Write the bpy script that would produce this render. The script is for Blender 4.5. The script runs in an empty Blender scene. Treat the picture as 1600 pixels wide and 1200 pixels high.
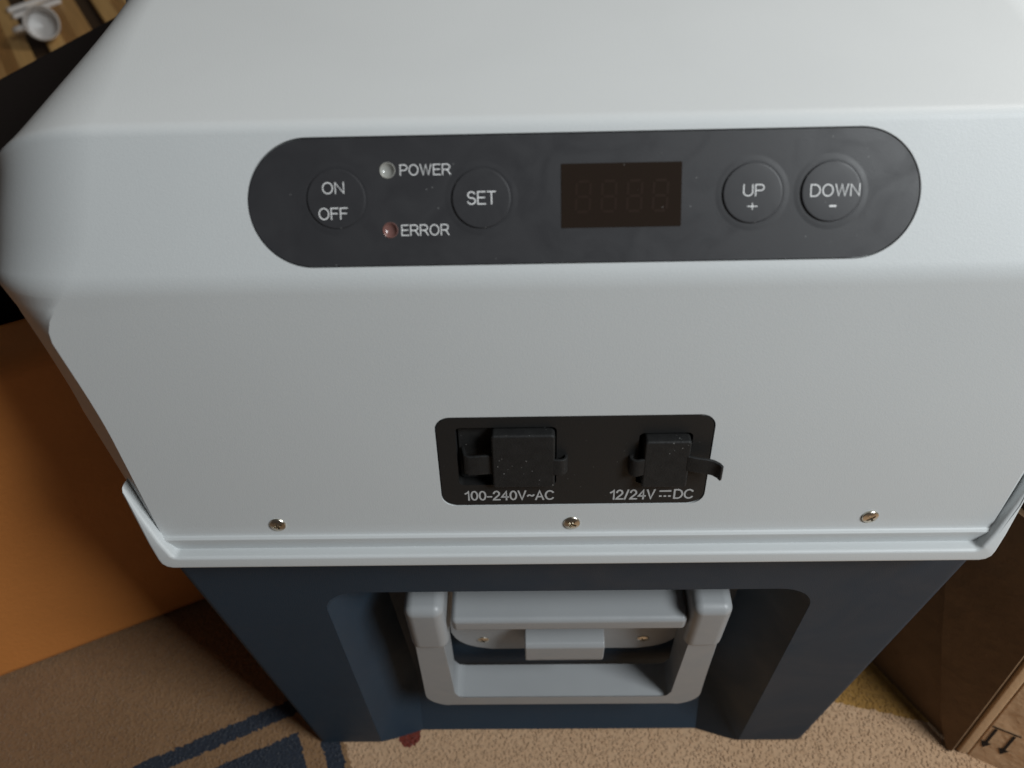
import bpy, bmesh, math, random
from mathutils import Vector, Matrix
random.seed(7)
R = math.radians
scene = bpy.context.scene
C = scene.collection

# ------------------------------------------------------------------ camera
def cam_matrix(loc, pitch, yaw, roll):
    f = Vector((0, math.cos(pitch), -math.sin(pitch))); u = Vector((0, math.sin(pitch), math.cos(pitch))); x = Vector((1, 0, 0))
    Zr = Matrix.Rotation(yaw, 3, 'Z'); f, u, x = Zr @ f, Zr @ u, Zr @ x
    x2 = math.cos(roll) * x + math.sin(roll) * u; u2 = -math.sin(roll) * x + math.cos(roll) * u
    m = Matrix((x2, u2, -f)).transposed().to_4x4(); m.translation = Vector(loc); return m
cd = bpy.data.cameras.new('camera'); cam = bpy.data.objects.new('camera', cd); C.objects.link(cam)
cam.matrix_world = cam_matrix((-.0191837, -.1983573, .6262498), .8459402, .0303653, -.0370332)
cd.sensor_width = 36; cd.lens = 36 * 1260.92 / 1600; cd.clip_start = .01; cd.clip_end = 50
cd.dof.use_dof = True; cd.dof.focus_distance = .39; cd.dof.aperture_fstop = 9
scene.camera = cam

# ------------------------------------------------------------------ light
w = bpy.data.worlds.new('World'); scene.world = w; w.use_nodes = True
w.node_tree.nodes['Background'].inputs[0].default_value = (.55, .49, .45, 1)
w.node_tree.nodes['Background'].inputs[1].default_value = .08
def area(name, loc, target, size, power, col):
    d = bpy.data.lights.new(name, 'AREA'); d.shape = 'RECTANGLE'; d.size, d.size_y = size; d.energy = power; d.color = col
    o = bpy.data.objects.new(name, d); C.objects.link(o); o.location = loc
    o.rotation_euler = (Vector(target) - Vector(loc)).to_track_quat('-Z', 'Y').to_euler(); return o
area('window_light', (.85, -.50, 1.25), (.04, .03, .36), (.45, .45), 19.2, (.93, .98, 1.0))
area('rear_fill', (1.0, .75, 1.5), (.05, .05, .40), (.6, .6), 12.5, (1.0, .94, .87))  # unseen warm fill, added to brighten the top and the rug
scene.view_settings.view_transform = 'Standard'; scene.view_settings.look = 'None'
scene.view_settings.exposure = 0; scene.view_settings.gamma = 1

# ------------------------------------------------------------------ helpers
def obj(name, mesh, mat=None, parent=None, mw=None, smooth=None):
    o = bpy.data.objects.new(name, mesh); C.objects.link(o)
    if mat is not None: mesh.materials.clear(); mesh.materials.append(mat)
    if parent is not None: o.parent = parent
    if mw is not None: o.matrix_local = mw
    if smooth is not None:
        for p in mesh.polygons: p.use_smooth = True
        mesh.set_sharp_from_angle(angle=R(smooth))
        wn = o.modifiers.new('normals', 'WEIGHTED_NORMAL'); wn.keep_sharp = True; wn.weight = 80
    return o
def tag(o, label, cat=None, group=None, kind=None):
    if label: o['label'] = label
    if cat: o['category'] = cat
    if group: o['group'] = group
    if kind: o['kind'] = kind
    return o
def empty(name, loc=(0, 0, 0), rz=0):
    o = bpy.data.objects.new(name, None); C.objects.link(o); o.location = loc; o.rotation_euler = (0, 0, rz)
    o.empty_display_size = .05; return o
def tomesh(bm, name='m'):
    bmesh.ops.recalc_face_normals(bm, faces=bm.faces)
    m = bpy.data.meshes.new(name); bm.to_mesh(m); bm.free(); return m
def pyd(v, f, name='m'):
    m = bpy.data.meshes.new(name); m.from_pydata([tuple(p) for p in v], [], f); m.update()
    bm = bmesh.new(); bm.from_mesh(m); bmesh.ops.recalc_face_normals(bm, faces=bm.faces); bm.to_mesh(m); bm.free(); return m
def box_bm(x0, x1, y0, y1, z0, z1, bev=0, seg=3):
    bm = bmesh.new(); bmesh.ops.create_cube(bm, size=1)
    for v in bm.verts:
        v.co = Vector(((x0 + x1) / 2 + v.co.x * (x1 - x0), (y0 + y1) / 2 + v.co.y * (y1 - y0), (z0 + z1) / 2 + v.co.z * (z1 - z0)))
    if bev: bmesh.ops.bevel(bm, geom=bm.edges[:], offset=bev, segments=seg, profile=.5, affect='EDGES')
    return bm
def box(x0, x1, y0, y1, z0, z1, bev=0, seg=3): return tomesh(box_bm(x0, x1, y0, y1, z0, z1, bev, seg))
def prism(pts, z0, z1, bev=0, seg=2, only_top=True):
    """closed outline (x,y) extruded z0..z1, with its top rim bevelled"""
    bm = bmesh.new(); n = len(pts)
    a = [bm.verts.new((x, y, z0)) for x, y in pts]; b = [bm.verts.new((x, y, z1)) for x, y in pts]
    bm.faces.new(a[::-1]); top = bm.faces.new(b)
    for i in range(n): bm.faces.new((a[i], a[(i + 1) % n], b[(i + 1) % n], b[i]))
    if bev:
        bmesh.ops.bevel(bm, geom=list(top.edges), offset=bev, segments=seg, profile=.5, affect='EDGES')
    return tomesh(bm)
def rrect(x0, x1, y0, y1, r, n=8):
    out = []
    for cx, cy, a0 in ((x1 - r, y1 - r, 0), (x0 + r, y1 - r, 90), (x0 + r, y0 + r, 180), (x1 - r, y0 + r, 270)):
        for k in range(n + 1):
            a = R(a0 + 90 * k / n); out.append((cx + r * math.cos(a), cy + r * math.sin(a)))
    return out
def lathe(prof, n=64, close=True):
    v, f = [], []
    for r, z in prof:
        for k in range(n): a = 2 * math.pi * k / n; v.append((r * math.cos(a), r * math.sin(a), z))
    for i in range(len(prof) - 1):
        for k in range(n): f.append((i * n + k, i * n + (k + 1) % n, (i + 1) * n + (k + 1) % n, (i + 1) * n + k))
    f.append(tuple((len(prof) - 1) * n + k for k in range(n)))
    return pyd(v, f)
def boolean(mesh, cutters, op='DIFFERENCE'):
    """mesh minus cutter meshes (exact), all in the same space"""
    o = bpy.data.objects.new('tmp', mesh); C.objects.link(o); cs = []
    for cm in cutters:
        co = bpy.data.objects.new('tmpc', cm); C.objects.link(co); cs.append(co)
        m = o.modifiers.new('b', 'BOOLEAN'); m.operation = op; m.solver = 'EXACT'; m.object = co
    dg = bpy.context.evaluated_depsgraph_get()
    res = bpy.data.meshes.new_from_object(o.evaluated_get(dg))
    for x in cs + [o]: bpy.data.objects.remove(x)
    return res
def xform(mesh, mat): mesh.transform(mat); mesh.update(); return mesh
def bez_strip(pts, width, thick, n=6):
    """strip swept along a polyline in (x,z), width along y: pts [(x,z,yc,w)]"""
    v, f = [], []
    m = len(pts)
    for i, (x, z, yc, wd) in enumerate(pts):
        x0, z0 = pts[max(i - 1, 0)][:2]; x1, z1 = pts[min(i + 1, m - 1)][:2]
        t = Vector((x1 - x0, z1 - z0)).normalized(); nn = Vector((-t.y, t.x)) * thick / 2
        for sx, yy in ((1, -wd / 2), (1, wd / 2), (-1, wd / 2), (-1, -wd / 2)):
            v.append((x + sx * nn.x, yc + yy, z + sx * nn.y))
    for i in range(m - 1):
        for k in range(4): f.append((i * 4 + k, i * 4 + (k + 1) % 4, i * 4 + 4 + (k + 1) % 4, i * 4 + 4 + k))
    f += [(0, 1, 2, 3), tuple((m - 1) * 4 + k for k in range(4))]
    me = pyd(v, f); bm = bmesh.new(); bm.from_mesh(me)
    bmesh.ops.bevel(bm, geom=[e for e in bm.edges if e.calc_face_angle(0) > .6], offset=thick * .28, segments=2, profile=.5, affect='EDGES')
    return tomesh(bm)

# ------------------------------------------------------------------ materials
def mat(name, col, rough=.5, spec=.5, metal=0, bump=None, mottled=None, specks=None, coat=0, smear=None):
    m = bpy.data.materials.new(name); m.use_nodes = True; nt = m.node_tree; N = nt.nodes; L = nt.links
    b = N['Principled BSDF']; b.inputs['Base Color'].default_value = (*col, 1); b.inputs['Roughness'].default_value = rough
    b.inputs['Specular IOR Level'].default_value = spec; b.inputs['Metallic'].default_value = metal; b.inputs['Coat Weight'].default_value = coat
    tc = N.new('ShaderNodeTexCoord')
    if smear:     # (scale, amount): uneven gloss where hands have been
        n = N.new('ShaderNodeTexNoise'); n.inputs['Scale'].default_value = smear[0]; n.inputs['Detail'].default_value = 6; n.inputs['Distortion'].default_value = 1.2
        L.new(tc.outputs['Object'], n.inputs['Vector'])
        mr = N.new('ShaderNodeMapRange'); mr.inputs[1].default_value = .3; mr.inputs[2].default_value = .7; mr.inputs[3].default_value = rough - smear[1]; mr.inputs[4].default_value = rough + smear[1]
        L.new(n.outputs[0], mr.inputs[0]); L.new(mr.outputs[0], b.inputs['Roughness'])
    if mottled:   # (scale, amount)
        n = N.new('ShaderNodeTexNoise'); n.inputs['Scale'].default_value = mottled[0]; n.inputs['Detail'].default_value = 5
        L.new(tc.outputs['Object'], n.inputs['Vector'])
        mx = N.new('ShaderNodeMix'); mx.data_type = 'RGBA'
        mx.inputs[6].default_value = (*[c * (1 - mottled[1]) for c in col], 1); mx.inputs[7].default_value = (*[min(1, c * (1 + mottled[1])) for c in col], 1)
        L.new(n.outputs[0], mx.inputs[0]); L.new(mx.outputs[2], b.inputs['Base Color'])
    if specks:    # (scale, threshold, colour): specks of dust
        n = N.new('ShaderNodeTexVoronoi'); n.inputs['Scale'].default_value = specks[0]; n.inputs['Randomness'].default_value = 1
        L.new(tc.outputs['Object'], n.inputs['Vector'])
        lt = N.new('ShaderNodeMath'); lt.operation = 'LESS_THAN'; lt.inputs[1].default_value = specks[1]
        L.new(n.outputs['Distance'], lt.inputs[0])
        n2 = N.new('ShaderNodeTexNoise'); n2.inputs['Scale'].default_value = specks[0] * .18; L.new(tc.outputs['Object'], n2.inputs['Vector'])
        gt = N.new('ShaderNodeMath'); gt.operation = 'GREATER_THAN'; gt.inputs[1].default_value = .56; L.new(n2.outputs[0], gt.inputs[0])
        mu = N.new('ShaderNodeMath'); mu.operation = 'MULTIPLY'; L.new(lt.outputs[0], mu.inputs[0]); L.new(gt.outputs[0], mu.inputs[1])
        mx = N.new('ShaderNodeMix'); mx.data_type = 'RGBA'; mx.inputs[6].default_value = (*col, 1); mx.inputs[7].default_value = (*specks[2], 1)
        if b.inputs['Base Color'].is_linked: L.new(b.inputs['Base Color'].links[0].from_socket, mx.inputs[6])
        L.new(mu.outputs[0], mx.inputs[0]); L.new(mx.outputs[2], b.inputs['Base Color'])
    if bump:      # (scale, strength, distance)
        n = N.new('ShaderNodeTexNoise'); n.inputs['Scale'].default_value = bump[0]; n.inputs['Detail'].default_value = 3
        L.new(tc.outputs['Object'], n.inputs['Vector'])
        bp = N.new('ShaderNodeBump'); bp.inputs['Strength'].default_value = bump[1]; bp.inputs['Distance'].default_value = bump[2]
        L.new(n.outputs[0], bp.inputs['Height']); L.new(bp.outputs[0], b.inputs['Normal'])
    return m
M = dict(
    grey=mat('light_grey_plastic', (.535, .555, .560), .5, .35, bump=(1700, .15, .0005), mottled=(14, .03), specks=(210, .022, (.40, .40, .39)), smear=(16, .04)),
    grey2=mat('grey_handle_plastic', (.30, .312, .322), .42, .45, bump=(900, .10, .0004), smear=(40, .10), mottled=(35, .05)),
    navy=mat('dark_blue_plastic', (.020, .036, .056), .58, .34, bump=(1500, .3, .0006), smear=(18, .08), mottled=(30, .08), specks=(260, .028, (.10, .10, .10))),
    film=mat('charcoal_film', (.031, .031, .034), .46, .38, smear=(55, .10), bump=(2500, .12, .0002), specks=(300, .06, (.20, .20, .20))),
    button=mat('button_film', (.030, .030, .033), .42, .5, bump=(2500, .12, .0002)),
    print=mat('white_print', (.80, .80, .80), .6, .3),
    print2=mat('grey_print', (.42, .42, .42), .6, .3),
    display=mat('smoked_display', (.020, .0135, .010), .13, .5, specks=(420, .075, (.20, .19, .18))),
    digit=mat('unlit_digit', (.025, .016, .012), .2, .45),
    insert=mat('black_socket_plastic', (.012, .012, .012), .5, .4, bump=(1800, .2, .0003), specks=(600, .07, (.20, .20, .20))),
    rubber=mat('black_rubber', (.013, .013, .013), .62, .3, bump=(1200, .35, .0004), mottled=(260, .5), specks=(520, .115, (.26, .26, .25))),
    ledw=mat('clear_led', (.30, .30, .28), .15, .7, coat=.5),
    ledr=mat('red_led', (.17, .085, .075), .15, .7, coat=.5),
    ledhole=mat('led_surround', (.50, .50, .48), .35, .5),
    steel=mat('zinc_screw', (.60, .56, .48), .30, .5, 1),
)

# ------------------------------------------------------------------ the setting: rug, parquet
RUG = R(24)
def rug_material(name='rug_wool', fine=True):
    m = bpy.data.materials.new(name); m.use_nodes = True; nt = m.node_tree; N = nt.nodes; L = nt.links
    b = N['Principled BSDF']; b.inputs['Roughness'].default_value = .95; b.inputs['Specular IOR Level'].default_value = .1
    b.inputs['Sheen Weight'].default_value = .25
    geo = N.new('ShaderNodeNewGeometry'); sep = N.new('ShaderNodeSeparateXYZ')
    wob = N.new('ShaderNodeTexNoise'); wob.inputs['Scale'].default_value = 260; L.new(geo.outputs['Position'], wob.inputs['Vector'])
    sub = N.new('ShaderNodeVectorMath'); sub.operation = 'SUBTRACT'; sub.inputs[1].default_value = (.5, .5, .5); L.new(wob.outputs['Color'], sub.inputs[0])
    sc = N.new('ShaderNodeVectorMath'); sc.operation = 'SCALE'; sc.inputs['Scale'].default_value = .0055; L.new(sub.outputs[0], sc.inputs[0])
    ad = N.new('ShaderNodeVectorMath'); L.new(geo.outputs['Position'], ad.inputs[0]); L.new(sc.outputs[0], ad.inputs[1])
    L.new(ad.outputs[0], sep.inputs[0])
    def mth(op, a, bb=None, c=None):
        n = N.new('ShaderNodeMath'); n.operation = op
        for i, x in enumerate((a, bb, c)):
            if x is None: continue
            if isinstance(x, (int, float)): n.inputs[i].default_value = x
            else: L.new(x, n.inputs[i])
        return n.outputs[0]
    X, Y = sep.outputs[0], sep.outputs[1]
    u = mth('ADD', mth('MULTIPLY', X, math.cos(RUG)), mth('MULTIPLY', Y, math.sin(RUG)))
    v = mth('ADD', mth('MULTIPLY', X, -math.sin(RUG)), mth('MULTIPLY', Y, math.cos(RUG)))
    a = mth('SUBTRACT', V_A, v); bb = mth('SUBTRACT', U_B, u)
    mn = mth('MINIMUM', a, bb)
    band = mth('MULTIPLY', mth('GREATER_THAN', mn, 0), mth('LESS_THAN', mn, .0125))
    fill = mth('MULTIPLY', mth('GREATER_THAN', mn, .0265), mth('LESS_THAN', mn, .06))
    dark = mth('MAXIMUM', band, fill)
    gold = mth('GREATER_THAN', mth('ADD', Y, mth('MULTIPLY', X, .24)), .0795)
    gold = mth('MULTIPLY', gold, mth('GREATER_THAN', X, .12))
    dx = mth('ADD', X, .112); dy = mth('SUBTRACT', Y, .006)
    red = mth('LESS_THAN', mth('ADD', mth('MULTIPLY', dx, dx), mth('MULTIPLY', dy, dy)), .00007)
    n1 = N.new('ShaderNodeTexNoise'); n1.inputs['Scale'].default_value = 130; n1.inputs['Detail'].default_value = 4; L.new(geo.outputs['Position'], n1.inputs['Vector'])
    n2 = N.new('ShaderNodeTexNoise'); n2.inputs['Scale'].default_value = 16; n2.inputs['Detail'].default_value = 3; L.new(geo.outputs['Position'], n2.inputs['Vector'])
    cr = N.new('ShaderNodeMix'); cr.data_type = 'RGBA'; cr.inputs[6].default_value = (.40, .25, .145, 1); cr.inputs[7].default_value = (.53, .365, .235, 1)
    L.new(mth('ADD', mth('MULTIPLY', n1.outputs[0], .55), mth('MULTIPLY', n2.outputs[0], .45)), cr.inputs[0])
    def over(prev, fac, col):
        x = N.new('ShaderNodeMix'); x.data_type = 'RGBA'; x.inputs[7].default_value = (*col, 1); L.new(fac, x.inputs[0]); L.new(prev, x.inputs[6]); return x.outputs[2]
    o = over(cr.outputs[2], gold, (.30, .165, .045)); 
    fld_shade = N.new('ShaderNodeMix'); fld_shade.data_type = 'RGBA'; fld_shade.blend_type = 'MULTIPLY'; fld_shade.inputs[7].default_value = (.50, .44, .36, 1)  # browner left field, darkened mostly to paint in the dimmer light there
    L.new(mth('GREATER_THAN', bb, -.004), fld_shade.inputs[0]); L.new(o, fld_shade.inputs[6]); o = fld_shade.outputs[2]
    o = over(o, dark, (.024, .030, .043)); o = over(o, red, (.15, .03, .02))
    L.new(o, b.inputs['Base Color'])
    bp = N.new('ShaderNodeBump'); bp.inputs['Strength'].default_value = .3; bp.inputs['Distance'].default_value = .0015
    n3 = N.new('ShaderNodeTexNoise'); n3.inputs['Scale'].default_value = 420; n3.inputs['Detail'].default_value = 3; L.new(geo.outputs['Position'], n3.inputs['Vector'])
    L.new(n3.outputs[0], bp.inputs['Height']); L.new(bp.outputs[0], b.inputs['Normal'])
    return m
# outer edges of the rug's blue border band in rug coordinates
V_A = -(-.2115) * math.sin(RUG) + .0315 * math.cos(RUG)
U_B = -.1625 * math.cos(RUG) + -.004 * math.sin(RUG)
rugm = rug_material()
rug = obj('rug', box(-1.5, 1.3, -.9, .72, -.012, -.0020, .002, 2), rugm); tag(rug, 'beige wool rug with dark blue border bands under the fridge', kind='structure')
# pile tufts where the rug shows near the camera
def pile():
    v, f = [], []
    step = .0021; y = -.075
    while y < .17:
        x = -.47
        while x < .40:
            px, py = x + random.uniform(-.0012, .0012), y + random.uniform(-.0012, .0012)
            if not (-.165 < px < .165 and py > .016):
                h = random.uniform(.0027, .0036); r = random.uniform(.0014, .0019); a = random.uniform(0, 6.3)
                lx, ly = random.uniform(-.0014, .0014), random.uniform(-.0014, .0014); i = len(v)
                for k in range(4): v.append((px + r * math.cos(a + k * 1.571), py + r * math.sin(a + k * 1.571), -.0045))
                for k in range(4): v.append((px + lx + .55 * r * math.cos(a + k * 1.571), py + ly + .55 * r * math.sin(a + k * 1.571), -.0045 + h))
                for k in range(4): f.append((i + k, i + (k + 1) % 4, i + 4 + (k + 1) % 4, i + 4 + k))
                f.append((i + 4, i + 5, i + 6, i + 7))
            x += step
        y += step
    m = bpy.data.meshes.new('pile'); m.from_pydata(v, [], f); m.update(); return m
p = obj('rug_pile', pile(), rugm, rug); p['kind'] = 'stuff'

woodm = []
for k, c in enumerate(((.60, .37, .14), (.68, .45, .19), (.52, .30, .11))):
    m = mat('parquet_wood_%d' % k, c, .45, .4, bump=(60, .1, .001)); nt = m.node_tree
    n = nt.nodes.new('ShaderNodeTexNoise'); n.inputs['Scale'].default_value = 9; n.inputs['Detail'].default_value = 6
    mp = nt.nodes.new('ShaderNodeMapping'); mp.inputs['Scale'].default_value = (14, 1, 1); tc = nt.nodes.new('ShaderNodeTexCoord')
    nt.links.new(tc.outputs['Object'], mp.inputs[0]); nt.links.new(mp.outputs[0], n.inputs['Vector'])
    mx = nt.nodes.new('ShaderNodeMix'); mx.data_type = 'RGBA'; mx.inputs[6].default_value = (*[x * .72 for x in c], 1); mx.inputs[7].default_value = (*[x * 1.35 for x in c], 1)
    nt.links.new(n.outputs[0], mx.inputs[0]); nt.links.new(mx.outputs[2], nt.nodes['Principled BSDF'].inputs['Base Color'])
    woodm.append(m)
floor = obj('floor', box(-3, 2.5, -1.5, 3.5, -.04, -.0165), mat('floor_joint', (.05, .028, .012), .7)); tag(floor, 'golden wood plank floor behind the dark box', kind='structure')
plank_mesh = [obj0 for obj0 in (box(-.0262, .0262, -.6, .6, 0, .012, .0015, 1), box(-.0262, .0262, -.6, .6, 0, .012, .0015, 1), box(-.0262, .0262, -.6, .6, 0, .012, .0015, 1))]
for k in range(14):
    pm = plank_mesh[k % 3]
    o = obj('plank', pm, woodm[k % 3], floor); o.location = (-1.30 + .062 * k, 1.20 + (.05 if k % 2 else 0), -.0162); 
    o.rotation_euler = (0, 0, R(32))

# ------------------------------------------------------------------ portable fridge
D12 = R(12); B37 = R(37)
YC, ZC, LF = -.0036, .3044, .1306
A = Vector((0, YC + LF * math.sin(D12), ZC + LF * math.cos(D12)))
def frame(origin, ang):
    e = Vector((0, math.sin(ang), math.cos(ang))); n = Vector((0, -math.cos(ang), math.sin(ang)))
    m = Matrix((Vector((1, 0, 0)), e, n)).transposed().to_4x4(); m.translation = origin; return m
FB = frame(A, B37); FF = frame(Vector((0, YC, ZC)), D12)
fridge = empty('portable_fridge'); tag(fridge, 'light grey and dark blue portable fridge box with control panel and handle', 'fridge')

def lerp(a, b, t): t = max(0, min(1, t)); return a + (b - a) * t
def sstep(a, b, x): t = max(0, min(1, (x - a) / (b - a))); return t * t * (3 - 2 * t)
YREAR = .205; ZTOP = .4769
def hood_mesh():
    e1 = Vector((math.sin(D12), math.cos(D12))); e2 = Vector((math.sin(B37), math.cos(B37)))
    P0 = Vector((YC, ZC)); PA = Vector((A.y, A.z)); PT = Vector((PA.x + (ZTOP - PA.y) * math.tan(B37), ZTOP))
    prof = []      # (y, z, part 0 foot / 1 face / 2 band / 3 top / 4 rear+bottom)
    def bez(a, p, b, n, k):
        for i in range(n + 1): t = i / n; q = a * (1 - t) ** 2 + p * 2 * t * (1 - t) + b * t * t; prof.append((q.x, q.y, k))
    prof += [(-.0060, .2950, 0), (-.0060, .3024, 0), (-.0058, .3031, 0), (-.0050, .3039, 0), (-.0042, .3042, 0)]
    sx = .0010
    while sx < LF - .0048: q = P0 + e1 * sx; prof.append((q.x, q.y, 1)); sx += .0048
    bez(PA - e1 * .0042, PA, PA + e2 * .0042, 8, 2)
    Lb = (PT - PA).length
    for k in range(1, 8): q = PA + e2 * (.0042 + (Lb - .0035 - .0042) * k / 8); prof.append((q.x, q.y, 2))
    bez(PT - e2 * .0035, PT, PT + Vector((.0035, 0)), 7, 3)
    y = PT.x + .009
    while y < YREAR - .012: prof.append((y, ZTOP, 3)); y += .008
    bez(Vector((YREAR - .010, ZTOP)), Vector((YREAR, ZTOP)), Vector((YREAR, ZTOP - .010)), 5, 4)
    prof += [(YREAR, .40, 4), (YREAR, .33, 4), (YREAR, .297, 4), (YREAR - .004, .2945, 4), (.10, .2945, 4), (0, .2945, 4)]
    n = len(prof); NT = 12; nx = 4
    cols = []; raw, pos, acc = [], [], 0
    for i in range(n):
        a, b = prof[(i - 1) % n], prof[(i + 1) % n]; tg = Vector((b[0] - a[0], b[1] - a[1])).normalized(); raw.append(Vector((tg.y, -tg.x)))
        if i: acc += math.hypot(prof[i][0] - prof[i - 1][0], prof[i][1] - prof[i - 1][1])
        pos.append(acc)
    def inward(i):          # inward direction, averaged along the outline so that the rounded ends do not fold over at the creases
        if prof[i][2] in (0, 4) or (prof[i][2] == 1 and prof[i][1] < .37): return raw[i]
        t = Vector((0, 0))
        for j in range(n):
            d = abs(pos[j] - pos[i]) / .034
            if d < 1 and prof[j][2] in (1, 2, 3): t += raw[j] * (1 - d) * ((pos[min(j + 1, n - 1)] - pos[max(j - 1, 0)]))
        return t.normalized()
    for i, (y, z, k) in enumerate(prof):
        inn = inward(i)
        wd = .1897 + (min(max(z, .3), .42) - .3044) * .080; fx = lerp(.0008, .0250, (z - .297) / .060); dp = fx; q = 0
        if k in (1, 2):
            h = sstep(.408, .448, z); q = sstep(.406, .436, z)
            W = lerp(wd + fx + .006 * sstep(.36, .44, z), .2240, sstep(.440, ZTOP, z)); fx = lerp(fx, .052, h); dp = lerp(dp, .034, h); wd = W - fx
        elif k == 3:
            h = sstep(PT.x - .004, .16, y); fx = lerp(.052, .028, h); dp = lerp(.034, .022, h); wd = lerp(.2240, .2080, h) - fx; q = 1
        elif k == 4:
            fx, dp, q = .028, .010, 1
            wd = .2080 - fx if z > .32 else .196 - fx
        row = []
        for j in range(nx): row.append((wd * j / nx, y, z))
        for j in range(NT + 1):
            t = j / NT; an = t * math.pi / 2
            x = lerp(t, math.sin(an), q) * fx; d = lerp(t, 1 - math.cos(an), q) * dp
            row.append((wd + x, y + inn.x * d, z + inn.y * d))
        cols.append(row)
    m = len(cols[0]); v, f, idx = [], [], []
    for row in cols:
        l = [(-x, y, z) for x, y, z in row[:0:-1]] + list(row); idx.append(range(len(v), len(v) + len(l))); v += l
    M2 = len(idx[0])
    for i in range(n):
        a, b = idx[i], idx[(i + 1) % n]
        for k in range(M2 - 1): f.append((a[k], a[k + 1], b[k + 1], b[k]))
    f.append(tuple(idx[i][0] for i in range(n))); f.append(tuple(idx[i][M2 - 1] for i in range(n)))
    return pyd(v, f)
PX0, PX1, PV0, PV1 = -.1183, .1194, .0062, .0508       # control film on the sloping band
film_out = rrect(PX0, PX1, PV0, PV1, .02225, 24)
SX0, SX1, SV0, SV1 = -.0578, .0572, .0170, .0668       # socket insert on the front face
hood = hood_mesh()
cutA = prism(rrect(PX0 - .0005, PX1 + .0005, PV0 - .0005, PV1 + .0005, .0227, 24), -.0031, .03); xform(cutA, FB)
cutB = prism(rrect(SX0 - .0005, SX1 + .0005, SV0 - .0005, SV1 + .0005, .0065, 8), -.0120, .03); xform(cutB, FF)
hood = boolean(hood, [cutA, cutB])
obj('cover_housing', hood, M['grey'], fridge, smooth=24)['label'] = 'light grey textured plastic end housing'

# lip round the foot of the housing, turning up at both ends
def lip_mesh():
    xo, zt, wd = .1925, .043, .0074
    po, pi_ = [(-.2022, zt - .002), (-.1990, .030), (-.1948, .0150)], [(-.2012, zt + .0005), (-.1958, .030), (-.1892, .0165)]
    for k in range(4):
        a = R(180 + 90 * k / 3); po.append((-xo + .006 + .006 * math.cos(a), .006 + .006 * math.sin(a)))
        pi_.append((-xo + wd + .0025 + .003 * math.cos(a), wd + .003 + .003 * math.sin(a)))
    po += [(-.1, 0), (0, 0)]; pi_ += [(-.1, wd), (0, wd)]
    po += [(-x, z) for x, z in po[-2::-1]]; pi_ += [(-x, z) for x, z in pi_[-2::-1]]
    n = len(po); v = []
    hz = [.0050, .0085, .0125] + [.014] * (n - 6) + [.0125, .0085, .0050]     # the upturned ends sink back towards the body
    for h in (None, 1):
        v += [(x, z, -.016 if h is None else hz[i]) for i, (x, z) in enumerate(po)] + [(x, z, -.016 if h is None else hz[i]) for i, (x, z) in enumerate(pi_)]
    f = []
    for i in range(n - 1):
        f += [(i, i + 1, n + i + 1, n + i), (2 * n + i, 2 * n + i + 1, 3 * n + i + 1, 3 * n + i), (i, i + 1, 2 * n + i + 1, 2 * n + i), (n + i, n + i + 1, 3 * n + i + 1, 3 * n + i)]
    f += [(0, n, 3 * n, 2 * n), (n - 1, 2 * n - 1, 4 * n - 1, 3 * n - 1)]
    me = pyd(v, f); bm = bmesh.new(); bm.from_mesh(me)
    top = [e for e in bm.edges if all(q.co.z > 0 for q in e.verts) and e.calc_face_angle(0) > .5]
    bmesh.ops.bevel(bm, geom=top, offset=.0016, segments=3, profile=.55, affect='EDGES')
    me = tomesh(bm)
    e = Vector((0, math.sin(R(12)), math.cos(R(12)))); nn = Vector((0, -math.cos(R(12)), math.sin(R(12))))
    m = Matrix((Vector((1, 0, 0)), e, nn)).transposed().to_4x4(); m.translation = Vector((0, .0005, .2868))
    return xform(me, m)
obj('housing_lip', lip_mesh(), M['grey'], fridge, smooth=40)

# dark blue body with the handle recess
def body_mesh():
    bm = bmesh.new()
    zz = [0.0, .2865]; hw = [.1797, .2000]
    b = [bm.verts.new((s * hw[0], y, zz[0])) for s, y in ((-1, 0), (1, 0), (1, .56), (-1, .56))]
    t = [bm.verts.new((s * hw[1], y, zz[1])) for s, y in ((-1, 0), (1, 0), (1, .57), (-1, .57))]
    bm.faces.new(b[::-1]); bm.faces.new(t)
    for i in range(4): bm.faces.new((b[i], b[(i + 1) % 4], t[(i + 1) % 4], t[i]))
    vert = [e for e in bm.edges if abs(e.verts[0].co.z - e.verts[1].co.z) > .1]
    bmesh.ops.bevel(bm, geom=vert, offset=.006, segments=5, profile=.5, affect='EDGES')
    bot = [e for e in bm.edges if all(v.co.z < 1e-5 for v in e.verts)]
    bmesh.ops.bevel(bm, geom=bot, offset=.003, segments=3, profile=.5, affect='EDGES')
    return tomesh(bm)
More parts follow.
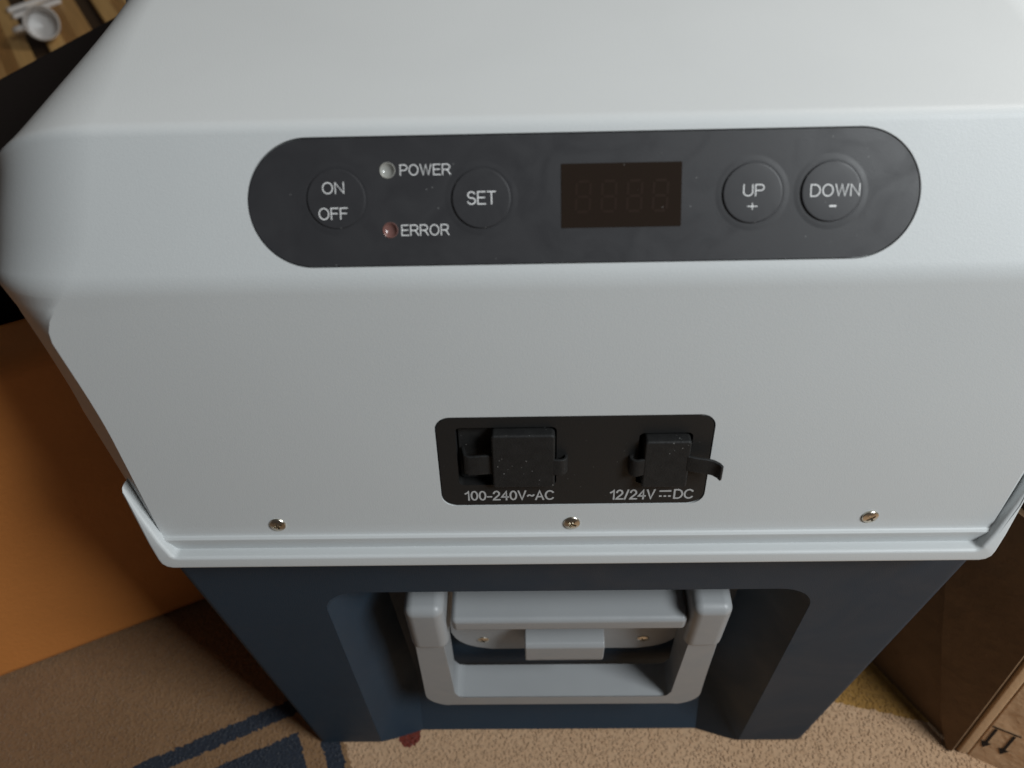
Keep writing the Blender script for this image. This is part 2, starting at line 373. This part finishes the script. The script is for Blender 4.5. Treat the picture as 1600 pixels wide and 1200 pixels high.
def recess_cutter():
    def outline(hwb, hwt, zt, r, n=8):
        pts = [(-hwb, -.02)]
        for k in range(n + 1): a = R(180 - 90 * k / n); pts.append((-hwt + r + r * math.cos(a), zt - r + r * math.sin(a)))
        for k in range(n + 1): a = R(90 - 90 * k / n); pts.append((hwt - r + r * math.cos(a), zt - r + r * math.sin(a)))
        return pts + [(hwb, -.02)]
    fo = outline(.132, .130, .2390, .020); bo = outline(.100, .108, .2370, .012)
    bo = [bo[0], (-.102, 0), (-.1035, .05)] + bo[1:-1] + [(.1035, .05), (.102, 0), bo[-1]]
    fo = [fo[0], (-.132, 0), (-.1316, .05)] + fo[1:-1] + [(.1316, .05), (.132, 0), fo[-1]]
    v = [(x, -.05, z) for x, z in fo] + [(x, 0.0003, z) for x, z in fo] + [(x, .0095 if z < .01 else .034, z) for x, z in bo]
    n = len(fo); f = [tuple(range(n))] + [(2 * n + i, 2 * n + i + 1, 3 * n - 2 - i, 3 * n - 1 - i) for i in range(n // 2 - 1)]
    for k in range(2):
        for i in range(n): f.append((k * n + i, k * n + (i + 1) % n, (k + 1) * n + (i + 1) % n, (k + 1) * n + i))
    return pyd(v, f)
body = boolean(body_mesh(), [recess_cutter()])
obj('body', body, M['navy'], fridge, smooth=28)['label'] = 'dark blue plastic lower body'
bm = box_bm(-.208, .208, .208, .580, .289, .474, .016, 4); obj('lid', tomesh(bm), M['grey'], fridge, smooth=30)

# ---- text
def arc(cx, cy, rx, ry, a0, a1, n=14): return [(cx + rx * math.cos(R(a0 + (a1 - a0) * k / n)), cy + ry * math.sin(R(a0 + (a1 - a0) * k / n))) for k in range(n + 1)]
GL = {   # centre lines of sans-serif capitals and digits, cap height 1: (advance width, strokes)
 'O': (.80, [arc(.40, .5, .40, .5, 0, 360, 32)]), 'N': (.68, [[(0, 0), (0, 1), (.68, 0), (.68, 1)]]),
 'F': (.56, [[(0, 0), (0, 1), (.58, 1)], [(0, .52), (.50, .52)]]), 'E': (.60, [[(.62, 0), (0, 0), (0, 1), (.60, 1)], [(0, .52), (.55, .52)]]),
 'P': (.60, [[(0, 0), (0, 1), (.36, 1)] + arc(.36, .735, .27, .265, 90, -90) + [(0, .47)]]),
 'R': (.68, [[(0, 0), (0, 1), (.40, 1)] + arc(.40, .74, .25, .26, 90, -90) + [(0, .48)], [(.34, .48), (.46, .40), (.70, 0)]]),
 'S': (.62, [arc(.31, .745, .29, .255, 25, 90, 6) + arc(.31, .745, .29, .255, 90, 262, 12)[1:] + arc(.31, .255, .31, .255, 82, -90, 14) + arc(.31, .255, .31, .255, -90, -162, 6)[1:]]),
 'T': (.64, [[(.32, 0), (.32, 1)], [(0, 1), (.64, 1)]]), 'U': (.68, [[(0, 1), (0, .34)] + arc(.34, .34, .34, .34, 180, 360) + [(.68, 1)]]),
 'D': (.72, [[(0, 0), (0, 1), (.30, 1)] + arc(.30, .5, .42, .5, 90, -90, 18) + [(0, 0)]]), 'W': (.98, [[(0, 1), (.25, 0), (.49, 1), (.73, 0), (.98, 1)]]),
 'V': (.66, [[(0, 1), (.33, 0), (.66, 1)]]), 'A': (.70, [[(0, 0), (.35, 1), (.70, 0)], [(.12, .32), (.58, .32)]]),
 'C': (.74, [arc(.40, .5, .40, .5, 42, 318, 26)]), '0': (.56, [arc(.28, .5, .28, .5, 0, 360, 28)]), '1': (.36, [[(.02, .74), (.20, .84), (.32, 1), (.32, 0)]]),
 '2': (.56, [arc(.28, .71, .26, .29, 170, -20, 14) + [(.44, .50), (.06, .12), (0, 0), (.57, 0)]]), '4': (.60, [[(.44, 0), (.44, 1), (0, .32), (.60, .32)]]),
 '-': (.34, [[(0, .36), (.34, .36)]]), '/': (.30, [[(0, 0), (.30, 1)]]), '~': (.56, [[(0, .42), (.10, .52), (.20, .52), (.36, .42), (.46, .42), (.56, .53)]]),
 '+': (.6, [[(0, .5), (.6, .5)], [(.3, .2), (.3, .8)]])}
def text_mesh(s, x0, x1, v0, v1, t=.125, gap=.22):
    """lettering drawn as strokes of thickness t cap heights, fitted to x0..x1 by v0..v1"""
    x, strokes = 0, []
    for ch in s:
        wd, st = GL[ch]; strokes += [[(px + x, py) for px, py in q] for q in st]; x += wd + gap
    tot = x - gap; h = v1 - v0; sw = t * h
    fx = (x1 - x0 - sw) / max(tot, 1e-6); fy = h - sw
    if s in '-': fy = 0
    v, f = [], []
    for k, q in enumerate(strokes):
        P = [Vector((x0 + sw / 2 + px * fx, v0 + sw / 2 + py * fy)) for px, py in q]; n = len(P)
        closed = (P[0] - P[-1]).length < 1e-6
        b0 = len(v)
        for i, p in enumerate(P):
            d0 = (p - P[i - 1]) if i > 0 else ((p - P[-2]) if closed else (P[1] - p)); d1 = (P[i + 1] - p) if i < n - 1 else ((P[1] - p) if closed else d0)
            d0 = d0.normalized(); d1 = d1.normalized(); m = (d0 + d1)
            m = m.normalized() if m.length > .1 else d0; nn = Vector((-m.y, m.x)); sc = min(1 / max(nn.dot(Vector((-d0.y, d0.x))), .35), 1.9)
            e = d0 * 0
            if not closed and i == 0: e = -d1 * sw / 2 if len(P) == 2 or True else e
            if not closed and i == n - 1: e = d0 * sw / 2
            for sg in (1, -1): r = p + e + nn * (sg * sw / 2 * sc); v.append((r.x, r.y, k * 6e-6))
        for i in range(n - 1): f.append((b0 + 2 * i, b0 + 2 * i + 1, b0 + 2 * i + 3, b0 + 2 * i + 2))
    return pyd(v, f)
def lettering(s, x0, x1, v0, v1, z, parent, m, t=.084, gap=.22):
    me = text_mesh(s, x0, x1, v0, v1, t, gap); o = obj('lettering', me, m, parent); o.location = (0, 0, z); o['label'] = 'printed lettering reading ' + s; return o

# ---- control panel
panel = obj('control_panel', prism(film_out, -.0030, -.00025, .0003, 2), M['film'], fridge, FB, smooth=40)
panel['label'] = 'charcoal pill-shaped control film with buttons and display'
ZF = -.00025
def button_mesh(h):
    prof = [(.0137 - .0027 * k / 9, -.00001 + .12 * h * (.5 - .5 * math.cos(math.pi * k / 9))) for k in range(10)] + [(.01078, -.00025), (.01060, -.00030), (.01040, .35 * h), (.01025, h * .86), (.0099, h), (.005, h * 1.03), (.0006, h * 1.04)]
    return lathe([(r, z) for r, z in prof], 72)
TOPS = {}
for bx_, bv, h in ((-.0867, .0299, .0006), (-.0349, .0292, .0008), (.0609, .0293, .0008), (.0884, .0293, .0009)):
    o = obj('button', button_mesh(h), M['film'], panel, smooth=35); o.location = (bx_, bv, ZF); TOPS[bx_] = ZF + h * 1.04 + .00006
lettering('ON', -.0914, -.0836, .0317, .0358, TOPS[-.0867], panel, M['print'])
lettering('OFF', -.0932, -.0828, .0227, .0269, TOPS[-.0867], panel, M['print'])
lettering('SET', -.0399, -.0297, .0271, .0317, TOPS[-.0349], panel, M['print'])
lettering('UP', .0575, .0648, .0282, .0323, TOPS[.0609], panel, M['print'])
lettering('+', .0591, .0627, .0229, .0265, TOPS[.0609], panel, M['print'])
lettering('DOWN', .0810, .0983, .0276, .0319, TOPS[.0884], panel, M['print'])
lettering('-', .0879, .0903, .0240, .0246, TOPS[.0884], panel, M['print'], 1.0)
lettering('POWER', -.0636, -.0456, .0376, .0414, ZF + .00008, panel, M['print'])
lettering('ERROR', -.0639, -.0468, .0166, .0205, ZF + .00008, panel, M['print'])
for lx, lv, lm, lab in ((-.0680, .0395, 'ledw', 'clear power light'), (-.0679, .0187, 'ledr', 'reddish error light')):
    # a shallow dished bezel with a lens at its bottom
    prof = [(.0028, -.0001), (.0028, .0002), (.00262, .00033), (.0024, .0001), (.0020, -.0005), (.0014, -.0009), (.0001, -.0011)]
    hole = xform(lathe([(.0027, -.0013), (.0027, .01)], 32), Matrix.Translation((lx, lv, 0)))
    panel_me = boolean(panel.data.copy(), [prism([(lx + .0027 * math.cos(2 * math.pi * k / 32), lv + .0027 * math.sin(2 * math.pi * k / 32)) for k in range(32)], -.0022, .01)])
    panel.data = panel_me
    o = obj('indicator_light', lathe(prof, 40), M[lm], panel, smooth=50); o.location = (lx, lv, ZF - .0001); o['label'] = lab
for p_ in panel.data.polygons: p_.use_smooth = True
panel.data.set_sharp_from_angle(angle=R(40))
disp = obj('display_window', prism(rrect(-.00655, .0360, .0183, .0406, .0003, 2), ZF - .0003, ZF + .00012), M['display'], panel); disp['label'] = 'dark smoked display window, unlit'
def seg8(x, v, wd, h, t):
    bm = bmesh.new(); s = wd * .08
    def bar(x0, x1, y0, y1):
        q = [bm.verts.new((a + s * (b - v) / h, b, 0)) for a, b in ((x0, y0), (x1, y0), (x1, y1), (x0, y1))]; bm.faces.new(q)
    g = t * .6
    for yy in (v - h / 2, v, v + h / 2): bar(x - wd / 2 + g, x + wd / 2 - g, yy - t / 2, yy + t / 2)
    for sx in (-1, 1):
        for y0, y1 in ((v - h / 2 + g, v - g), (v + g, v + h / 2 - g)): bar(x + sx * wd / 2 - t / 2, x + sx * wd / 2 + t / 2, y0, y1)
    return tomesh(bm)
for k in range(4):
    o = obj('unlit_digit', seg8(.0012 + k * .0091, .0291, .0049, .0105, .0009), M['digit'], panel); o.location = (0, 0, ZF + .00017)

# ---- sockets
ins = prism(rrect(SX0, SX1, SV0, SV1, .0062, 8), -.0118, -.0002, .0004, 2)
ac_cut = prism(rrect(-.0500, -.0076, .0290, .0615, .0022, 5), -.0095, .01)
dc_cut = prism(rrect(.0268, .0492, .0290, .0575, .0022, 5), -.0095, .01)
ins = boolean(ins, [ac_cut, dc_cut])
sock = obj('socket_panel', ins, M['insert'], fridge, FF, smooth=35); sock['label'] = 'black socket panel with two rubber plugs'
lettering('100-240V~AC', -.0481, -.0084, .0197, .0256, -.00012, sock, M['print2'], .135, .22)
lettering('12/24V', .0160, .0361, .0193, .0254, -.00012, sock, M['print2'], .135, .22)
lettering('DC', .0441, .0529, .0194, .0253, -.00012, sock, M['print2'], .135, .22)
bm = bmesh.new()
for x0, x1, y0, y1 in ((.0378, .0430, .0238, .0247), (.0378, .0390, .0207, .0216), (.0398, .0410, .0207, .0216), (.0418, .0430, .0207, .0216)):
    bm.faces.new([bm.verts.new((x, y, 0)) for x, y in ((x0, y0), (x1, y0), (x1, y1), (x0, y1))])
o = obj('lettering', tomesh(bm), M['print2'], sock); o.location = (0, 0, -.00012); o['label'] = 'direct current symbol, a bar over three dashes'
def plug(blk, lid, hook, tab):
    x0, x1, v0, v1, h = blk
    o = obj('socket_plug', prism(rrect(x0, x1, v0, v1, .0016, 4), -.0090, h, .0010, 3), M['rubber'], sock, smooth=40); o['label'] = 'black rubber plug filling the socket'
    if lid:
        o = obj('socket_plug_flange', prism(rrect(*lid[:4], .002, 4), -.0090, lid[4], .0006, 2), M['rubber'], sock, smooth=40)
    for nm, pts, wd, th in (hook, tab):
        o = obj(nm, bez_strip([(x, z, y, wd) for x, z, y in pts], wd, th), M['rubber'], sock, smooth=50)
def curl(cx, cz, r, a0, a1, y, n=8, ys=0):
    return [(cx + r * math.cos(R(a0 + (a1 - a0) * k / n)), cz + r * math.sin(R(a0 + (a1 - a0) * k / n)), y + ys * k / n) for k in range(n + 1)]
plug((-.0350, -.0084, .0305, .0598, .0035), (-.0494, -.0082, .0295, .0610, -.0045),
     ('pull_loop', [(-.0095, .0028, .0420), (-.0070, .0030, .0420)] + curl(-.0060, .0006, .0025, 90, -120, .0420), .0085, .0013),
     ('hinge_strap', [(-.0345, .0010, .0425), (-.0400, .0016, .0425), (-.0445, .0020, .0425), (-.0465, .0010, .0425), (-.0475, -.003, .0425), (-.0478, -.0070, .0425)], .0105, .0014))
plug((.0288, .0482, .0300, .0560, .0040), None,
     ('pull_loop', [(.0298, .0030, .0420), (.0275, .0034, .0415)] + curl(.0262, .0010, .0024, 90, 265, .0412), .0090, .0015),
     ('hinge_strap', [(.0470, .0034, .0440), (.0510, .0044, .0436), (.0550, .0046, .0430), (.0580, .0050, .0424), (.0602, .0062, .0418), (.0612, .0078, .0414)], .0080, .0014))

# ---- screws
def screw_mesh(r=.0038):
    me = lathe([(r, -.0005), (r, .0003), (r * .93, .0007), (r * .6, .0011), (r * .2, .0013), (r * .02, .0013)], 32)
    bm = bmesh.new(); bm.from_mesh(me); bmesh.ops.contextual_create(bm, geom=[e for e in bm.edges if e.is_boundary]); me = tomesh(bm)
    a = box(-r * .58, r * .58, -r * .13, r * .13, .0002, .01); b = box(-r * .13, r * .13, -r * .58, r * .58, .0002, .01)
    return boolean(me, [a, b])
scm = screw_mesh(); scm.materials.append(M['steel'])
for k, (x, v, a) in enumerate(((-.1345, .0060, 20), (-.0003, .0052, 60), (.1336, .0070, 35))):
    mw = FF @ Matrix.Translation((x, v, 0)) @ Matrix.Rotation(R(a), 4, 'Z') @ (Matrix.Rotation(R(6), 4, 'X') if k == 2 else Matrix())
    o = obj('housing_screw', scm, M['steel'], fridge, mw, smooth=30)

# ---- carrying handle in the recess
hd = empty('carrying_handle'); hd.parent = fridge; hd['label'] = 'light grey folding carrying handle hanging in the recess'
def cyl_bar(x0, x1, y0, y1, z0, z1, bev): return box(x0, x1, y0, y1, z0, z1, bev, 5)
obj('hinge_bar', cyl_bar(-.0650, .0690, .0030, .036, .1840, .1968, .0032), M['grey2'], hd, smooth=60)
bp_out = []
for k in range(9): a = R(180 + 90 * k / 8); bp_out.append((-.046 + .025 * math.cos(a), .132 + .025 * math.sin(a)))
for k in range(9): a = R(270 + 90 * k / 8); bp_out.append((.0515 + .025 * math.cos(a), .132 + .025 * math.sin(a)))
bp_out += [(.0765, .225), (-.071, .225)]
me = prism(bp_out, -.006, .004, .0012, 3)
mm = Matrix((Vector((1, 0, 0)), Vector((0, 0, 1)), Vector((0, -1, 0)))).transposed().to_4x4(); mm.translation = Vector((0, .030, 0))
obj('mounting_plate', xform(me, mm), M['grey2'], hd, smooth=40)
cl = [(.027, .150), (.0110, .1490), (.0088, .1465), (.0088, .1300), (.0110, .1235), (.027, .1205)]
v = [(-.0235, y, z) for y, z in cl] + [(.0255, y, z) for y, z in cl]; n = len(cl)
me = pyd(v, [tuple(range(n)), tuple(range(n, 2 * n))] + [(i, (i + 1) % n, n + (i + 1) % n, n + i) for i in range(n)])
bm = bmesh.new(); bm.from_mesh(me); bmesh.ops.bevel(bm, geom=[e for e in bm.edges if e.calc_face_angle(0) > .2], offset=.0009, segments=2, profile=.5, affect='EDGES')
obj('latch_clip', tomesh(bm), M['grey2'], hd, smooth=50)
xo, xi, xc = .0915, .0735, .0008
outl = [(-xo + .002, .205), (-xo, .086)]
for k in range(1, 11): a = R(180 + 90 * k / 11); outl.append((-xo + .019 + .019 * math.cos(a), .085 + .019 * math.sin(a)))
for k in range(1, 11): a = R(270 + 90 * k / 11); outl.append((xo - .019 + .019 * math.cos(a), .085 + .019 * math.sin(a)))
outl += [(xo, .086), (xo - .002, .205), (xi - .002, .205), (xi, .088), (xi - .003, .0805), (xi - .008, .0790), (-xi + .008, .0790), (-xi + .003, .0805), (-xi, .088), (-xi + .002, .205)]
me = prism([(x + xc, z) for x, z in outl], -.0265, -.0035, .0017, 4)
mm2 = Matrix((Vector((1, 0, 0)), Vector((0, 0, 1)), Vector((0, -1, 0)))).transposed().to_4x4()
obj('grip', xform(me, mm2), M['grey2'], hd, smooth=45)
for s in (-1, 1):
    x0, x1 = (xi - .0045 + xc, xo - .0002 + xc) if s > 0 else (-xo + .0002 + xc, -xi + .0045 + xc)
    bm = box_bm(x0, x1, .0004, .033, .1640, .2125, .0058, 6)
    obj('pivot_boss', tomesh(bm), M['grey2'], hd, smooth=45)
sm2 = screw_mesh(.0040); sm2.materials.append(M['steel'])
for x in (-.0510, .0530):
    mw = mm @ Matrix.Translation((x, .1210, .0038)) @ Matrix.Rotation(R(25), 4, 'Z'); obj('plate_screw', sm2, M['steel'], hd, mw, smooth=30)

# ------------------------------------------------------------------ things around it
lea = mat('orange_leather', (.66, .25, .065), .45, .4, bump=(260, .3, .0015), mottled=(7, .25))
cush = obj('leather_cushion', tomesh(box_bm(-.60, .10, 0, .045, -.003, .302, .012, 5)), lea, smooth=40)
cush.location = Vector((-.2999, .1125, 0)); cush.rotation_euler = (0, 0, RUG)
tag(cush, 'orange brown leather cushion standing upright on the rug left of the fridge', 'cushion')
bag_out = [(-.62, .045), (-.262, .205), (-.222, .24), (-.215, .62), (-.30, .622), (-.325, .60)]
bag = obj('dark_bag', prism(bag_out, -.002, .325, .014, 4), mat('black_cloth', (.010, .007, .006), .8, .2, bump=(300, .3, .001)), smooth=40)
tag(bag, 'nearly black bag standing between the orange cushion and the fridge', 'bag')
# small white cup tipped over on the planks, and two white strips
white = mat('white_ceramic', (.74, .72, .70), .3, .5)
cup = empty('white_cup', (-.835, 1.165, .024)); cup.rotation_euler = (R(62), 0, R(30)); tag(cup, 'small white cup lying on the wood floor behind the dark bag', 'cup')
obj('cup_bowl', lathe([(.020, -.028), (.022, -.029), (.0245, -.026), (.0265, .0), (.0275, .028), (.0260, .029), (.0245, .026), (.0225, -.020), (.0005, -.0225)], 40), white, cup, smooth=40)
v, f = [], []
for i in range(13):
    a = R(90 + 180 * i / 12); c0 = Vector((-.025 + .020 * math.cos(a), 0, .019 * math.sin(a))); d0 = Vector((math.cos(a), 0, math.sin(a)))
    for k in range(8): b_ = 2 * math.pi * k / 8; v.append(c0 + d0 * .0038 * math.cos(b_) + Vector((0, .0052 * math.sin(b_), 0)))
for i in range(12):
    for k in range(8): f.append((i * 8 + k, i * 8 + (k + 1) % 8, i * 8 + 8 + (k + 1) % 8, i * 8 + 8 + k))
obj('cup_handle', pyd(v, f), white, cup, smooth=60)
for k, (x, y) in enumerate(((-.925, 1.312), (-.905, 1.287))):
    o = obj('white_strip', box(-.045, .045, -.0055, .0055, 0, .008, .002, 2), white); o.location = (x, y, -.004); o.rotation_euler = (0, 0, R(46))
    tag(o, ('white strip on the wood floor, the one farther from the cup', 'white strip on the wood floor, the one nearer the cup')[k], 'strip', 'white strips on the floor')

# cardboard box at the right
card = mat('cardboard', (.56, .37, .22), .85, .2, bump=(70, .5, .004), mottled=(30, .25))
shaded_card = mat('shaded_cardboard', (.20, .125, .07), .85, .2, bump=(70, .5, .004), mottled=(30, .3))  # the same cardboard with the side's shade put into a darker colour
kraft = mat('kraft_edge', (.50, .33, .19), .9, .2, bump=(300, .3, .001))
bx = empty('cardboard_box', (.30, .05, 0)); tag(bx, 'brown cardboard box with printed arrows standing right of the fridge', 'box')
bx_m = Matrix.Translation((-.30, -.05, 0))
K = Vector((.2908, -.0072)); dA = Vector((-.536, .844)); dB = Vector((.90, -.436)); H = .26
lean = Vector((-.040, .085))        # how far the upright edges lean per metre
def wall(name, p, q, z0, z1, th, m, bev=.001):
    d = (q - p).normalized(); n = Vector((d.y, -d.x)) * th
    v = []
    for z in (z0, z1):
        for r in (p, q, q - n, p - n): v.append((r.x + lean.x * z, r.y + lean.y * z, z))
    me = pyd(v, [(0, 1, 2, 3), (4, 5, 6, 7), (0, 1, 5, 4), (1, 2, 6, 5), (2, 3, 7, 6), (3, 0, 4, 7)])
    bm = bmesh.new(); bm.from_mesh(me); bmesh.ops.bevel(bm, geom=bm.edges[:], offset=bev, segments=2, profile=.5, affect='EDGES')
    return obj(name, xform(tomesh(bm), bx_m), m, bx, smooth=50)
KB = K + Vector((.0062, -.0027))    # the crushed corner is a narrow strip between two folds
A2 = K + dA * .135; B2 = KB + dB * .11
wall('side_panel', A2, K, -.003, H, .005, shaded_card)
nA = Vector((-dA.y, dA.x)) * .0035     # loose flap lying against the side panel
if nA.x > 0: nA = -nA
nA *= 1.7
edge = [(.0066, .001), (.0150, .016), (.0202, .0263), (.0320, .060), (.0428, .0908), (.0596, .1459), (.085, .235), (.002, .235), (.002, .001)]
v = []
for off in (.3, 1.0):
    for u_, z_ in edge: q = K + dA * u_ + nA * off; v.append((q.x + lean.x * z_, q.y + lean.y * z_, z_))
n = len(edge); me = pyd(v, [tuple(range(n)), tuple(range(n, 2 * n))] + [(i, (i + 1) % n, n + (i + 1) % n, n + i) for i in range(n)])
obj('side_flap', xform(me, bx_m), shaded_card, bx)
wall('corner_strip', K + Vector((-.001, -.001)), KB, -.001, H, .006, kraft, .0016)
wall('front_panel', KB, B2, -.003, H, .005, card)
A3 = A2 + Vector((.28, .16)); B3 = B2 + Vector((.10, .20))
wall('back_panel', A3, A2, -.003, H, .005, card); wall('far_panel', B2, B3, -.003, H, .005, card); wall('rear_panel', B3, A3, -.003, H, .005, card)
# two printed arrows hanging from a bar, on the front panel
ink = mat('black_ink', (.02, .016, .014), .8, .2)
dd = (B2 - KB).normalized(); nn = Vector((dd.y, -dd.x)) * .0004
def onB(u, z): q = KB + dd * u + nn; return (q.x + lean.x * z - .30, q.y + lean.y * z - .05, z)
def arrow(u0, zt, zb):
    v = [onB(u0 - .0010, zt), onB(u0 + .0010, zt), onB(u0 + .0010, zb + .007), onB(u0 - .0010, zb + .007), onB(u0 - .0034, zb + .0085), onB(u0 + .0034, zb + .0085), onB(u0, zb)]
    return pyd(v, [(0, 1, 2, 3), (4, 5, 6)])
for u0 in (.0040, .0155):
    o = obj('printed_arrow', arrow(u0, .0465, .0172), ink, bx); o['label'] = 'black printed arrow pointing down'
obj('printed_bar', pyd([onB(.0010, .0490), onB(.0190, .0495), onB(.0190, .0480), onB(.0010, .0475)], [(0, 1, 2, 3)]), ink, bx)
